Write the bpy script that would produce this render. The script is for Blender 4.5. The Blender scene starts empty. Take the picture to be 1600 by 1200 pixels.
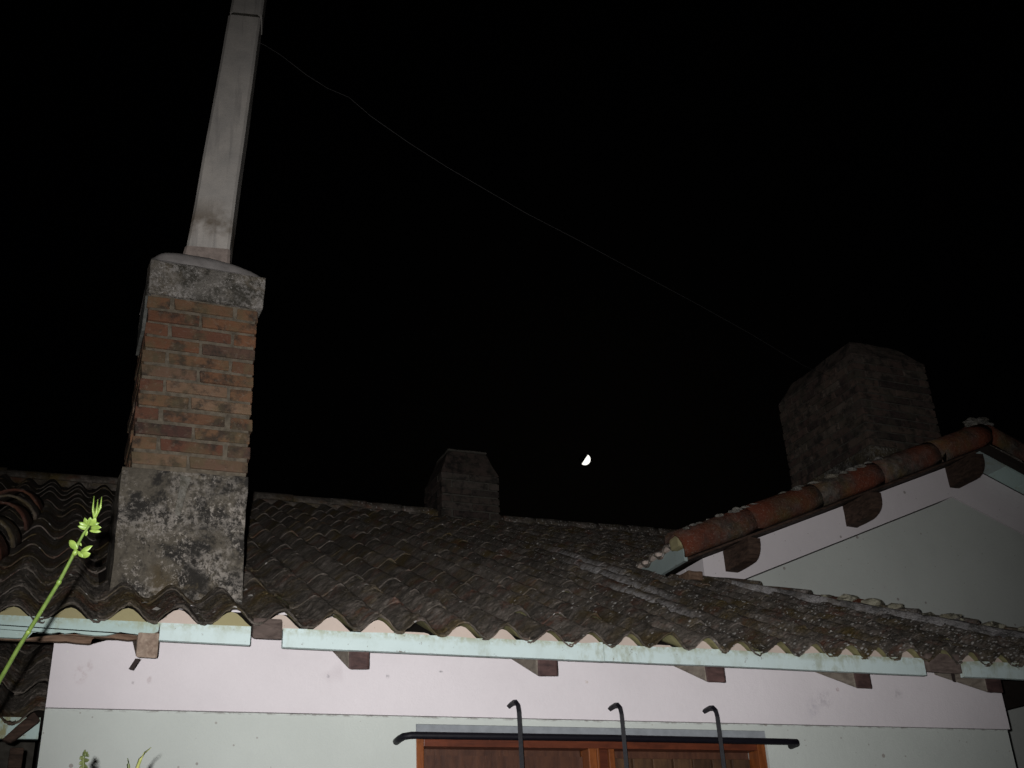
import bpy, bmesh, math, random
from mathutils import Vector, Matrix, noise
R = math.radians
rng = random.Random(7)
SC = bpy.context.scene
COL = SC.collection

# ------------------------------------------------------------------ camera
# z = 0 is the level of the tile crests at the eave; the ground lies at GZ
GZ = -2.85
CAM = Vector((0.136, -4.911, -1.206))
YAW, PIT, ROLL, FPX = R(23.257), R(26.168), R(-2.930), 1746.87
_r = Vector((math.cos(YAW), -math.sin(YAW), 0))
_f = Vector((math.sin(YAW)*math.cos(PIT), math.cos(YAW)*math.cos(PIT), math.sin(PIT)))
_u = _r.cross(_f)
RIGHT = _r*math.cos(ROLL) + _u*math.sin(ROLL)
UP = -_r*math.sin(ROLL) + _u*math.cos(ROLL)
FWD = _f
cam_d = bpy.data.cameras.new('camera')
cam = bpy.data.objects.new('camera', cam_d)
COL.objects.link(cam)
cam.matrix_world = Matrix(((RIGHT.x, UP.x, -FWD.x, CAM.x), (RIGHT.y, UP.y, -FWD.y, CAM.y),
                           (RIGHT.z, UP.z, -FWD.z, CAM.z), (0, 0, 0, 1)))
cam_d.sensor_width = 36
cam_d.lens = FPX/1600*36
cam_d.clip_end = 3000
cam_d.clip_start = 0.05
SC.camera = cam

def ray(px, py):
    return (RIGHT*((px-800)/FPX) + UP*((600-py)/FPX) + FWD)
def at_y(px, py, y):
    d = ray(px, py); return CAM + d*((y-CAM.y)/d.y)
def at_x(px, py, x):
    d = ray(px, py); return CAM + d*((x-CAM.x)/d.x)
def at_d(px, py, dist):
    return CAM + ray(px, py)*dist

# ------------------------------------------------------------------ night sky, moonlight, camera flash
MOON_DIR = ray(917, 720).normalized()
w = bpy.data.worlds.new('World'); SC.world = w; w.use_nodes = True
wn = w.node_tree
bg = wn.nodes['Background']
sky = wn.nodes.new('ShaderNodeTexSky')
sky.sky_type = 'NISHITA'; sky.sun_disc = False
sky.sun_elevation = math.asin(MOON_DIR.z)
sky.sun_rotation = math.atan2(MOON_DIR.x, MOON_DIR.y)
wn.links.new(sky.outputs['Color'], bg.inputs['Color'])
bg.inputs['Strength'].default_value = 0.00003

sun_d = bpy.data.lights.new('moonlight', 'SUN'); sun_d.energy = 0.0012; sun_d.angle = R(0.5)
sun_d.color = (1, .97, .92)
sun = bpy.data.objects.new('moonlight', sun_d); COL.objects.link(sun)
sun.rotation_euler = (-MOON_DIR).to_track_quat('-Z', 'Y').to_euler()

fl_d = bpy.data.lights.new('camera_flash', 'SPOT')
fl_d.energy = 1080; fl_d.spot_size = R(67); fl_d.spot_blend = 1.0; fl_d.shadow_soft_size = 0.012
fl_d.color = (1.0, 0.985, 0.985)
fl = bpy.data.objects.new('camera_flash', fl_d); COL.objects.link(fl)
fl.location = CAM - RIGHT*0.055 + UP*0.04
fl.rotation_euler = ray(810, 815).to_track_quat('-Z', 'Y').to_euler()

SC.view_settings.view_transform = 'Standard'
try: SC.view_settings.look = 'None'
except Exception: pass
SC.view_settings.exposure = 0
SC.view_settings.gamma = 1
SC.view_settings.use_curve_mapping = False

# ------------------------------------------------------------------ node helpers
class NT:
    def __init__(s, name, rough=0.9, spec=0.25):
        s.m = bpy.data.materials.new(name); s.m.use_nodes = True
        s.t = s.m.node_tree; s.b = s.t.nodes['Principled BSDF']
        s.b.inputs['Roughness'].default_value = rough
        s.b.inputs['Specular IOR Level'].default_value = spec
        g = s.t.nodes.new('ShaderNodeNewGeometry'); s.pos = g.outputs['Position']; s.geo = g
        s._oi = None
    def L(s, a, b): s.t.links.new(a, b)
    def rnd(s):
        if not s._oi: s._oi = s.t.nodes.new('ShaderNodeObjectInfo')
        return s._oi.outputs['Random']
    def inp(s, sock, v):
        if isinstance(v, bpy.types.NodeSocket): s.L(v, sock)
        else: sock.default_value = v
    def scalev(s, v, k):
        n = s.t.nodes.new('ShaderNodeVectorMath'); n.operation = 'MULTIPLY'
        s.L(v, n.inputs[0]); n.inputs[1].default_value = k; return n.outputs[0]
    def noise(s, scale, detail=4, rough=.6, vec=None, dist=0.0):
        n = s.t.nodes.new('ShaderNodeTexNoise')
        s.L(vec or s.pos, n.inputs['Vector']); n.inputs['Scale'].default_value = scale
        n.inputs['Detail'].default_value = detail; n.inputs['Roughness'].default_value = rough
        n.inputs['Distortion'].default_value = dist
        return n.outputs['Fac']
    def voro(s, scale, feature='F1', vec=None, out='Distance'):
        n = s.t.nodes.new('ShaderNodeTexVoronoi'); n.feature = feature
        s.L(vec or s.pos, n.inputs['Vector']); n.inputs['Scale'].default_value = scale
        return n.outputs[out]
    def mp(s, v, lo, hi, a=0.0, b=1.0):
        n = s.t.nodes.new('ShaderNodeMapRange'); s.inp(n.inputs['Value'], v)
        n.inputs['From Min'].default_value = lo; n.inputs['From Max'].default_value = hi
        n.inputs['To Min'].default_value = a; n.inputs['To Max'].default_value = b
        return n.outputs['Result']
    def math(s, op, a, b=0.0):
        n = s.t.nodes.new('ShaderNodeMath'); n.operation = op
        s.inp(n.inputs[0], a); s.inp(n.inputs[1], b); return n.outputs[0]
    def xyz(s, v=None):
        n = s.t.nodes.new('ShaderNodeSeparateXYZ'); s.L(v or s.pos, n.inputs[0]); return n.outputs
    def mix(s, f, a, b):
        n = s.t.nodes.new('ShaderNodeMix'); n.data_type = 'RGBA'
        s.inp(n.inputs[0], f)
        for k, c in ((6, a), (7, b)):
            if isinstance(c, bpy.types.NodeSocket): s.L(c, n.inputs[k])
            else: n.inputs[k].default_value = (*c, 1)
        return n.outputs[2]
    def ramp(s, f, cols):
        n = s.t.nodes.new('ShaderNodeValToRGB'); s.L(f, n.inputs[0])
        e = n.color_ramp.elements
        while len(e) < len(cols): e.new(0.5)
        for k, (p, c) in enumerate(cols): e[k].position = p; e[k].color = (*c, 1)
        return n.outputs[0]
    def hsv(s, c, h=.5, sat=1.0, v=1.0):
        n = s.t.nodes.new('ShaderNodeHueSaturation'); s.L(c, n.inputs['Color'])
        s.inp(n.inputs['Hue'], h); s.inp(n.inputs['Saturation'], sat); s.inp(n.inputs['Value'], v)
        return n.outputs[0]
    def color(s, c):
        if isinstance(c, bpy.types.NodeSocket): s.L(c, s.b.inputs['Base Color'])
        else: s.b.inputs['Base Color'].default_value = (*c, 1)
    def bump(s, h, strength=.4, dist=.01):
        n = s.t.nodes.new('ShaderNodeBump'); s.L(h, n.inputs['Height'])
        n.inputs['Strength'].default_value = strength; n.inputs['Distance'].default_value = dist
        s.L(n.outputs[0], s.b.inputs['Normal'])

def m_tile(name, light=1.0, red=0.0, lichen=True):
    t = NT(name, .95, .12)
    n1 = t.noise(3.2, 6, .65); n2 = t.noise(14, 7, .72); n3 = t.noise(60, 5, .75)
    c = t.ramp(n2, [(.30, (.034*light, .031*light, .027*light)), (.5, (.105*light, .090*light, .075*light)), (.70, (.24*light, .205*light, .18*light))])
    c = t.mix(t.mp(n1, .50, .66), c, t.mix(n3, (.050, .036, .012), (.16, .115, .05)))
    c = t.mix(t.math('MULTIPLY', t.mp(t.noise(5.1, 5, .7), .54, .68), .75), c, (.135, .055, .034))
    if red:
        c = t.mix(t.math('MULTIPLY', t.mp(t.noise(2.6, 5), .36, .6), red), c, t.mix(n3, (.115, .028, .015), (.185, .052, .027)))
    c = t.hsv(c, .5, 1.0, t.mp(t.rnd(), 0, 1, .72, 1.30))
    c = t.mix(t.math('MULTIPLY', t.mp(n3, .56, .70), .6), c, (.27, .25, .215))
    if lichen:
        x, y, z = t.xyz()
        # lichen flecks grow denser toward the gabled wing
        wl = t.mp(x, 2.2, 5.0, .0, .16)
        wl2 = t.math('ADD', wl, t.math('MULTIPLY', t.mp(t.noise(1.7, 4), .42, .62), t.mp(x, 2.2, 4.6, .005, .16)))
        sp = t.voro(62, 'F1', out='Color'); sx = t.xyz(sp)[0]
        d = t.voro(62, 'F1')
        keep = t.math('MULTIPLY', t.math('LESS_THAN', sx, wl2), t.math('LESS_THAN', d, .45))
        c = t.mix(t.math('MULTIPLY', keep, .9), c, t.mix(n2, (.30, .29, .27), (.55, .53, .50)))
        # pale silt dried in the channels below the wing's eave
        silt = None
        for cx, y0, y1, wd in ((3.50, .95, 2.1, .042), (3.70, 1.7, 2.85, .04), (3.3, .4, 1.1, .03)):
            bx = t.mp(t.math('ABSOLUTE', t.math('SUBTRACT', x, cx+.03)), wd*.9, wd*2.0, 1, 0)
            by = t.math('MULTIPLY', t.mp(y, y0-.25, y0+.1), t.mp(y, y1-.1, y1+.25, 1, 0))
            k = t.math('MULTIPLY', bx, by)
            silt = k if silt is None else t.math('MAXIMUM', silt, k)
        silt = t.math('MULTIPLY', silt, t.mp(t.noise(26, 6, .75), .38, .55))
        # dusty lichen below the hip
        dh = t.math('SUBTRACT', t.math('SUBTRACT', 5.73, t.math('MULTIPLY', y, .76)), x)
        kd = t.math('MULTIPLY', t.mp(dh, .12, .75, 1, 0), t.mp(y, 1.5, 1.1, 0, 1))
        kd = t.math('MULTIPLY', kd, t.mp(t.noise(7, 4, .6), .40, .58))
        silt = t.math('MAXIMUM', silt, t.math('MULTIPLY', kd, t.mp(t.noise(33, 6, .8), .49, .60, 0, .75)))
        c = t.mix(t.math('MULTIPLY', silt, .9), c, (.46, .44, .435))
    t.color(c)
    hb = t.math('ADD', t.math('MULTIPLY', n2, .6), t.math('MULTIPLY', n3, .6))
    t.bump(hb, 1.0, .022)
    return t.m

def m_plaster(name, col, dirt=.25, speck=.5, dirtcol=(.25, .22, .2), streak=0.0, fleckz=None, spots=()):
    t = NT(name, .88, .2)
    n1 = t.noise(1.3, 5, .6); n2 = t.noise(9, 6, .65); n3 = t.noise(120, 3, .6)
    c = t.mix(t.math('MULTIPLY', t.mp(n1, .42, .68), dirt), col, tuple(k*.80 for k in col))
    c = t.mix(t.math('MULTIPLY', t.mp(n2, .55, .75), dirt*.6), c, tuple(k*.86 for k in col))
    # small flecks of dirt and chips
    vd = t.voro(7.0, 'F1'); vc = t.xyz(t.voro(7.0, 'F1', out='Color'))
    f = t.math('MULTIPLY', t.math('LESS_THAN', vd, t.mp(vc[0], 0, 1, .02, .10)), t.math('LESS_THAN', vc[1], .35*speck))
    c = t.mix(t.math('MULTIPLY', f, .75), c, dirtcol)
    vd2 = t.voro(23, 'F1'); vc2 = t.xyz(t.voro(23, 'F1', out='Color'))
    f2 = t.math('MULTIPLY', t.math('LESS_THAN', vd2, t.mp(vc2[0], 0, 1, .03, .12)), t.math('LESS_THAN', vc2[1], .22*speck))
    c = t.mix(t.math('MULTIPLY', f2, .6), c, dirtcol)
    # a few faint smears
    sm = t.mp(t.noise(4.2, 3, .5, t.scalev(t.pos, (1, 1, .55))), .70, .80)
    c = t.mix(t.math('MULTIPLY', sm, .35), c, (.42, .36, .38))
    if streak:
        st = t.mp(t.noise(7, 4, .6, t.scalev(t.pos, (1, 1, .06))), .52, .75)
        c = t.mix(t.math('MULTIPLY', st, streak), c, dirtcol)
    if fleckz is not None:
        z = t.xyz()[2]
        k = t.math('MULTIPLY', t.mp(t.math('ABSOLUTE', t.math('SUBTRACT', z, fleckz)), .002, .012, 1, 0), t.mp(t.noise(17, 5, .7, t.scalev(t.pos, (1, 1, 2))), .48, .58))
        c = t.mix(t.math('MULTIPLY', k, .75), c, (.16, .14, .13))
    # smears and scuffs, each with a place and shape of its own
    for (sx, sz, rx, rz_, col2, amt) in spots:
        X_, Y_, Z_ = t.xyz()
        dx = t.math('DIVIDE', t.math('SUBTRACT', X_, sx), rx); dz = t.math('DIVIDE', t.math('SUBTRACT', Z_, sz), rz_)
        d = t.math('SQRT', t.math('ADD', t.math('MULTIPLY', dx, dx), t.math('MULTIPLY', dz, dz)))
        k = t.math('MULTIPLY', t.mp(d, .3, 1.0, 1, 0), t.mp(t.noise(45, 5, .7), .42, .60))
        c = t.mix(t.math('MULTIPLY', k, amt), c, col2)
    t.color(c)
    t.bump(t.math('ADD', t.math('MULTIPLY', n3, .5), t.math('MULTIPLY', t.noise(22, 4), .8)), .35, .006)
    return t.m

def m_mould(name, base, dark, pale, k=1.0, seed=0.0, paleamt=.85):
    """weathered render: black mould, pale lichen crust and brown algae"""
    t = NT(name, .95, .12)
    off = t.t.nodes.new('ShaderNodeVectorMath'); off.operation = 'ADD'
    t.L(t.pos, off.inputs[0]); off.inputs[1].default_value = (seed, seed*1.7, seed*.6)
    P = off.outputs[0]
    n1 = t.noise(5.0*k, 6, .68, P, .3); n2 = t.noise(16*k, 8, .72, P); n3 = t.noise(90, 4, .75, P)
    c = t.mix(t.mp(n2, .35, .65), base, tuple(b*.6 for b in base))
    c = t.mix(t.math('MULTIPLY', t.mp(t.noise(3.1*k, 5, .6, P), .50, .62), .6), c, (.085, .062, .030))
    c = t.mix(t.math('MULTIPLY', t.mp(n1, .47, .56), .9), c, dark)
    crust = t.math('MULTIPLY', t.mp(t.noise(4.2*k, 4, .55, t.scalev(P, (1, 1, 1.25))), .46, .60), t.mp(t.noise(34*k, 6, .78, P), .46, .56))
    c = t.mix(t.math('MULTIPLY', crust, paleamt), c, t.mix(n3, pale, tuple(p*.6 for p in pale)))
    cr2 = t.math('MULTIPLY', t.mp(t.noise(62*k, 5, .8, P), .53, .60), t.mp(t.noise(7.0*k, 4, .6, t.scalev(P, (1.1, 1, .9))), .44, .60))
    c = t.mix(t.math('MULTIPLY', cr2, .8), c, tuple(min(.6, p*1.1) for p in pale))
    bk = t.math('MULTIPLY', t.mp(t.noise(48*k, 6, .8, t.scalev(P, (1.3, 1, 1))), .54, .62), t.mp(t.noise(4.5*k, 4, .6, t.scalev(P, (.9, 1, 1.4))), .40, .56))
    c = t.mix(t.math('MULTIPLY', bk, .85), c, dark)
    t.color(c)
    t.bump(t.math('ADD', n2, t.math('MULTIPLY', n3, .5)), .9, .015)
    return t.m

def m_brick(name, v=1.0, sat=1.0):
    t = NT(name, .92, .15)
    r = t.rnd()
    c = t.ramp(r, [(.0, (.125*v, .048*v, .032*v)), (.25, (.175*v, .100*v, .055*v)), (.5, (.185*v, .080*v, .040*v)), (.75, (.075*v, .040*v, .033*v)), (1, (.24*v, .15*v, .092*v))])
    n1 = t.noise(11, 5, .65); n2 = t.noise(45, 5, .75)
    c = t.mix(t.math('MULTIPLY', t.mp(n1, .47, .60), .85), c, (.040*v, .034*v, .028*v))
    c = t.mix(t.math('MULTIPLY', t.mp(t.noise(6.5, 5, .65), .47, .64), .65), c, (.125*v, .100*v, .055*v))
    c = t.mix(t.math('MULTIPLY', t.mp(n2, .55, .70), .5), c, (.23*v, .185*v, .14*v))
    c = t.hsv(c, .5, sat, 1.0)
    t.color(c)
    t.bump(t.math('ADD', n1, t.math('MULTIPLY', n2, .6)), .8, .008)
    return t.m

def m_wood(name, a, b, axis=(14, 2, 2), rough=.7, spec=.3, grain=1.0):
    t = NT(name, rough, spec)
    g = t.noise(3.0, 6, .7, t.scalev(t.pos, axis), .6)
    n2 = t.noise(30, 4, .6)
    c = t.mix(t.mp(g, .35, .65), a, b)
    c = t.mix(t.math('MULTIPLY', t.mp(n2, .5, .75), .4), c, tuple(k*.5 for k in a))
    c = t.hsv(c, .5, 1, t.mp(t.rnd(), 0, 1, .75, 1.25))
    t.color(c); t.bump(g, .4*grain, .004)
    return t.m

def m_mint(name, col, grime=.5):
    t = NT(name, .6, .3)
    x, y, z = t.xyz()
    n1 = t.noise(6, 5, .65); n2 = t.noise(38, 5, .7)
    c = t.mix(t.math('MULTIPLY', t.mp(n1, .45, .7), .3), col, tuple(k*.82 for k in col))
    drip = t.math('MULTIPLY', t.math('MULTIPLY', t.mp(t.noise(16, 5, .7, t.scalev(t.pos, (1, 1, .45))), .50, .66), t.mp(t.noise(2.3, 3, .5), .42, .62)), grime*1.4)
    c = t.mix(drip, c, (.24, .24, .12))
    top = t.math('MULTIPLY', t.mp(z, -.082, -.050), t.mp(z, .2, .3, 1, 0))
    top = t.math('MULTIPLY', top, t.mp(t.noise(24, 5, .75), .40, .60))
    c = t.mix(t.math('MULTIPLY', top, .75), c, (.30, .31, .17))
    ch = t.math('MULTIPLY', t.mp(t.noise(21, 6, .75), .635, .68), .85)
    c = t.mix(ch, c, (.13, .085, .055))
    c = t.mix(t.math('MULTIPLY', t.mp(n2, .60, .70), .35*grime), c, (.30, .30, .22))
    t.color(c); t.bump(t.math('ADD', n1, n2), .3, .004)
    return t.m

def m_plain(name, col, rough=.7, spec=.3, var=.25, scale=20):
    t = NT(name, rough, spec)
    n = t.noise(scale, 5, .65)
    t.color(t.mix(t.mp(n, .35, .7), col, tuple(k*(1-var) for k in col)))
    t.bump(n, .3, .004)
    return t.m

ZB = -0.314                     # foot of the pink band
def _sp(px, py, rx, rz, c, a):
    q = at_y(px, py, 0); return (q.x, q.z, rx, rz, c, a)
SPOTS = [_sp(125, 1055, .035, .045, (.42, .31, .31), .45), _sp(140, 1040, .02, .03, (.45, .36, .36), .4), _sp(1268, 1108, .05, .07, (.42, .40, .46), .4), _sp(1285, 1092, .08, .06, (.40, .37, .40), .5),
         _sp(512, 1056, .010, .014, (.10, .10, .13), .9), _sp(605, 1057, .010, .012, (.12, .11, .13), .9), _sp(1307, 1078, .014, .014, (.28, .16, .16), .8), _sp(208, 1067, .009, .009, (.12, .10, .10), .9),
         _sp(233, 1063, .012, .02, (.42, .34, .34), .6), _sp(688, 1050, .012, .006, (.2, .2, .2), .8), _sp(915, 1066, .012, .01, (.42, .33, .24), .8), _sp(1400, 1085, .05, .03, (.42, .39, .41), .5)]
M = {}
M['tile'] = m_tile('weathered_tile', 1.05, .0)
M['tile_red'] = m_tile('red_clay_tile', 1.0, .75, False)
M['cap_red'] = m_tile('dull_red_cap_tile', .6, .5, False)
M['verge'] = m_tile('red_verge_tile', .65, .9, False)
M['pink'] = m_plaster('pink_plaster', (.71, .665, .685), .38, 1.0, spots=SPOTS)
M['green'] = m_plaster('pale_green_plaster', (.53, .565, .53), .4, .5, fleckz=ZB)
M['pink_g'] = m_plaster('gable_pink_plaster', (.68, .635, .645), .4, 2.2)
M['green_g'] = m_plaster('gable_green_plaster', (.52, .545, .51), .4, 1.2)
M['lintel'] = m_plain('grey_lintel_render', (.27, .29, .31), .9, .2)
M['mint'] = m_mint('mint_paint', (.56, .67, .66), .38)
M['mint_old'] = m_mint('grimy_mint_paint', (.40, .52, .49), .95)
M['mint_grey'] = m_mint('greyed_mint_paint', (.30, .36, .35), .4)
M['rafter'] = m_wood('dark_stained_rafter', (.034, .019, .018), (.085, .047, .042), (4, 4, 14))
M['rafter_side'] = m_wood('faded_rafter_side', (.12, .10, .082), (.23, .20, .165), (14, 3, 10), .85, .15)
M['beam'] = m_wood('grey_brown_beam', (.07, .052, .045), (.15, .115, .10), (4, 4, 16), .85, .15, 2)
M['purlin'] = m_wood('purlin_and_soffit_shade', (.022, .014, .011), (.075, .047, .034), (3, 5, 16), .85, .15, 2.5)
M['oldwood'] = m_wood('bare_rotten_wood', (.10, .062, .042), (.25, .165, .115), (3, 12, 12), .95, .1)
M['endgrain'] = m_wood('weathered_end_grain', (.15, .105, .08), (.30, .235, .185), (10, 2, 10), .95, .1)
M['infill_pink'] = m_plaster('pink_mortar', (.52, .435, .38), .9, 2.2, (.2, .17, .10))
M['infill_olive'] = m_plaster('olive_mortar', (.31, .275, .15), .9, 2.2, (.15, .13, .07))
M['plinth'] = m_mould('mouldy_render', (.135, .118, .093), (.022, .021, .020), (.36, .325, .285), 1.0, 0.0)
M['cap'] = m_mould('stained_cap_render', (.175, .16, .14), (.045, .042, .034), (.36, .335, .31), 1.3, 3.3, .8)
M['captop'] = m_plain('cap_top_mortar', (.33, .305, .29), .95, .1, .35, 14)
M['mortar'] = m_plain('brick_mortar', (.145, .122, .092), .95, .1, .6, 26)
M['mortar_dark'] = m_plain('dark_mortar', (.085, .078, .066), .95, .1, .5, 20)
M['mortar_pale'] = m_mould('pale_hip_mortar', (.20, .19, .175), (.04, .037, .033), (.34, .325, .27), 1.6, 9.0)
M['hip_mortar'] = m_mould('cream_hip_mortar', (.40, .38, .285), (.05, .045, .035), (.50, .48, .38), 2.2, 9.0, .6)
M['brick'] = m_brick('weathered_brick', .78, .98)
M['brick_dim'] = m_brick('dimmed_ridge_brick', .36, .5)  # ridge chimney brick, darkened in colour to imitate the flash fading with distance
M['brick_far'] = m_brick('dimmed_far_brick', .50, .6)  # wing chimney brick, also darkened to imitate the flash's fade
M['plaster_patch'] = m_plain('grey_green_render', (.13, .13, .118), .95, .1, .5, 30)
M['collar'] = m_plain('pinkish_mortar', (.30, .245, .215), .95, .1, .35, 30)
M['iron'] = m_plain('blue_black_iron', (.0055, .005, .0085), .55, .2, .3, 40)
M['orange_wood'] = m_wood('varnished_orange_wood', (.15, .042, .011), (.26, .082, .022), (9, 9, 1.2), .38, .5)
M['red_wood'] = m_wood('varnished_red_wood', (.060, .016, .008), (.115, .029, .012), (1.2, 9, 9), .4, .5)
M['dark_wood'] = m_wood('dark_brown_wood', (.045, .018, .011), (.088, .036, .019), (8, 8, 1.5), .5, .4)
M['plank_wood'] = m_wood('dull_brown_plank', (.036, .018, .010), (.088, .045, .021), (9, 9, 1.2), .6, .3)
M['curtain'] = m_plain('grey_green_curtain', (.26, .27, .23), .95, .1, .3, 25)
M['deck'] = m_plain('roof_boarding', (.03, .024, .02), .95, .1)
M['wire'] = m_plain('grey_wire', (.045, .043, .042), .6, .3)
M['strap'] = m_plain('rusty_strap', (.03, .02, .018), .8, .3)
M['chip'] = m_plain('pale_mortar_chip', (.30, .285, .26), .95, .1, .4, 60)
M['soil'] = m_plain('dark_lawn', (.035, .045, .02), .95, .1, .6, 3)

def m_flue():
    t = NT('streaked_cement_pipe', .9, .15)
    x, y, z = t.xyz()
    st = t.noise(24, 5, .6, t.scalev(t.pos, (1, 1, .07)))
    n1 = t.noise(8, 5, .6); n2 = t.noise(70, 4, .7)
    c = t.mix(t.mp(n1, .35, .7), (.46, .425, .385), (.35, .33, .305))
    c = t.mix(t.math('MULTIPLY', t.mp(st, .52, .68), .45), c, (.17, .16, .155))
    c = t.mix(t.math('MULTIPLY', t.mp(n2, .55, .75), .3), c, (.17, .155, .14))
    # brown run-off stain just above the collar
    s = t.math('MULTIPLY', t.mp(z, 2.12, 2.19), t.mp(z, 2.26, 2.42, 1, 0))
    s = t.math('MULTIPLY', s, t.mp(t.noise(6, 4, .6), .40, .60))
    c = t.mix(t.math('MULTIPLY', s, .75), c, (.085, .055, .026))
    t.color(c); t.bump(t.math('ADD', n1, t.math('MULTIPLY', n2, .5)), .4, .006)
    return t.m
M['flue'] = m_flue()

def m_leaf(name, a, b):
    t = NT(name, .45, .4)
    t.color(t.mix(t.mp(t.noise(60, 4), .35, .65), a, b))
    t.b.inputs['Subsurface Weight'].default_value = 0.0
    return t.m
M['leaf'] = m_leaf('young_leaf', (.175, .245, .05), (.11, .175, .03))
M['stem'] = m_leaf('green_stem', (.11, .165, .035), (.07, .115, .02))
M['blade'] = m_leaf('pale_grass', (.27, .28, .10), (.19, .215, .06))
M['weed'] = m_leaf('dull_weed', (.10, .12, .04), (.06, .08, .03))

tm = NT('moon_lit', .9, 0)
tm.b.inputs['Base Color'].default_value = (.1, .1, .1, 1)
tm.b.inputs['Emission Color'].default_value = (1, .97, .90, 1)
tm.b.inputs['Emission Strength'].default_value = 1.3
M['moon'] = tm.m
M['moon_dark'] = m_plain('moon_dark', (.002, .002, .002), 1, 0)

# ------------------------------------------------------------------ object helpers
WL = {}                       # world position of every parent (none is rotated)
def put(o, parent=None):
    COL.objects.link(o)
    if parent is not None:
        o.parent = parent
        o.matrix_parent_inverse = Matrix.Translation(-WL.get(parent.name, Vector()))
    return o
def meta(o, label=None, cat=None, group=None, kind=None):
    for k, v in (('label', label), ('category', cat), ('group', group), ('kind', kind)):
        if v: o[k] = v
    return o
def thing(name, loc, label, cat, group=None):
    o = bpy.data.objects.new(name, None); o.location = loc; o.empty_display_size = .2
    COL.objects.link(o); WL[o.name] = Vector(loc)
    return meta(o, label, cat, group)
def mesh(name, vs, fs, mat, parent=None, smooth=False, kind=None, recalc=True):
    me = bpy.data.meshes.new(name); me.from_pydata([tuple(v) for v in vs], [], fs)
    if recalc:
        bm = bmesh.new(); bm.from_mesh(me); bmesh.ops.recalc_face_normals(bm, faces=bm.faces); bm.to_mesh(me); bm.free()
    me.materials.append(mat)
    if smooth: me.polygons.foreach_set('use_smooth', [True]*len(me.polygons))
    me.update()
    o = put(bpy.data.objects.new(name, me), parent)
    if kind: o['kind'] = kind
    return o
def from_bm(name, bm, mat, parent=None, smooth=False):
    me = bpy.data.meshes.new(name); bmesh.ops.recalc_face_normals(bm, faces=bm.faces); bm.to_mesh(me); bm.free()
    me.materials.append(mat)
    if smooth: me.polygons.foreach_set('use_smooth', [True]*len(me.polygons))
    return put(bpy.data.objects.new(name, me), parent)
BOXF = [(0, 1, 2, 3), (7, 6, 5, 4), (0, 4, 5, 1), (1, 5, 6, 2), (2, 6, 7, 3), (3, 7, 4, 0)]
def hexa(bm, p):              # p: 8 corners, bottom ring then top ring
    v = [bm.verts.new(q) for q in p]
    for f in BOXF: bm.faces.new([v[k] for k in f])
    return v
def box_pts(x0, x1, y0, y1, z0, z1):
    return [(x0, y0, z0), (x1, y0, z0), (x1, y1, z0), (x0, y1, z0), (x0, y0, z1), (x1, y0, z1), (x1, y1, z1), (x0, y1, z1)]
def box(name, x0, x1, y0, y1, z0, z1, mat, parent=None, bev=0.0, rough=0.0, seed=0, cuts=0):
    bm = bmesh.new(); hexa(bm, box_pts(x0, x1, y0, y1, z0, z1))
    finish(bm, bev, rough, seed, cuts)
    return from_bm(name, bm, mat, parent)
def finish(bm, bev=0.0, rough=0.0, seed=0, cuts=0):
    if bev: bmesh.ops.bevel(bm, geom=list(bm.edges), offset=bev, segments=2, affect='EDGES', profile=.6)
    if cuts:
        bmesh.ops.triangulate(bm, faces=[f for f in bm.faces if len(f.verts) > 4])
        bmesh.ops.subdivide_edges(bm, edges=list(bm.edges), cuts=cuts, use_grid_fill=True)
    if rough:
        for v in bm.verts:
            q = v.co*9 + Vector((seed*3.1, seed, seed*1.3))
            v.co += Vector((noise.noise(q), noise.noise(q+Vector((7, 3, 1))), noise.noise(q+Vector((1, 9, 4)))))*rough
def tube(bm, pts, rad, seg=8, cap=True, ph=0.0):
    rings = []; n = len(pts); pts = [Vector(p) for p in pts]
    ref = None
    for k in range(n):
        d = (pts[min(k+1, n-1)] - pts[max(k-1, 0)]).normalized()
        if ref is None: ref = d.orthogonal().normalized()
        ref = (ref - d*ref.dot(d)).normalized(); b = d.cross(ref)
        r = rad[k] if isinstance(rad, (list, tuple)) else rad
        rings.append([bm.verts.new(pts[k] + (ref*math.cos(2*math.pi*j/seg+ph) + b*math.sin(2*math.pi*j/seg+ph))*r) for j in range(seg)])
    for a, b2 in zip(rings, rings[1:]):
        for j in range(seg): bm.faces.new((a[j], a[(j+1) % seg], b2[(j+1) % seg], b2[j]))
    if cap: bm.faces.new(rings[0]); bm.faces.new(list(reversed(rings[-1])))
def prism(name, poly, y0, y1, mat, parent=None, bev=0):     # polygon in x,z extruded along y
    bm = bmesh.new()
    a = [bm.verts.new((x, y0, z)) for x, z in poly]; b = [bm.verts.new((x, y1, z)) for x, z in poly]
    bm.faces.new(a); bm.faces.new(list(reversed(b)))
    n = len(poly)
    for k in range(n): bm.faces.new((a[k], a[(k+1) % n], b[(k+1) % n], b[k]))
    bmesh.ops.triangulate(bm, faces=[f for f in bm.faces if len(f.verts) > 4])
    if bev: bmesh.ops.bevel(bm, geom=list(bm.edges), offset=bev, segments=1, affect='EDGES')
    return from_bm(name, bm, mat, parent)
def copy_of(o, parent, mw):
    c = o.copy(); c.parent = parent
    c.matrix_parent_inverse = Matrix.Translation(-WL.get(parent.name, Vector()))
    c.matrix_basis = mw; COL.objects.link(c); return c

# ------------------------------------------------------------------ ground
meta(mesh('ground', [(-900, -900, GZ), (900, -900, GZ), (900, 900, GZ), (-900, 900, GZ)], [(0, 1, 2, 3)], M['soil']), kind='structure')

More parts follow.
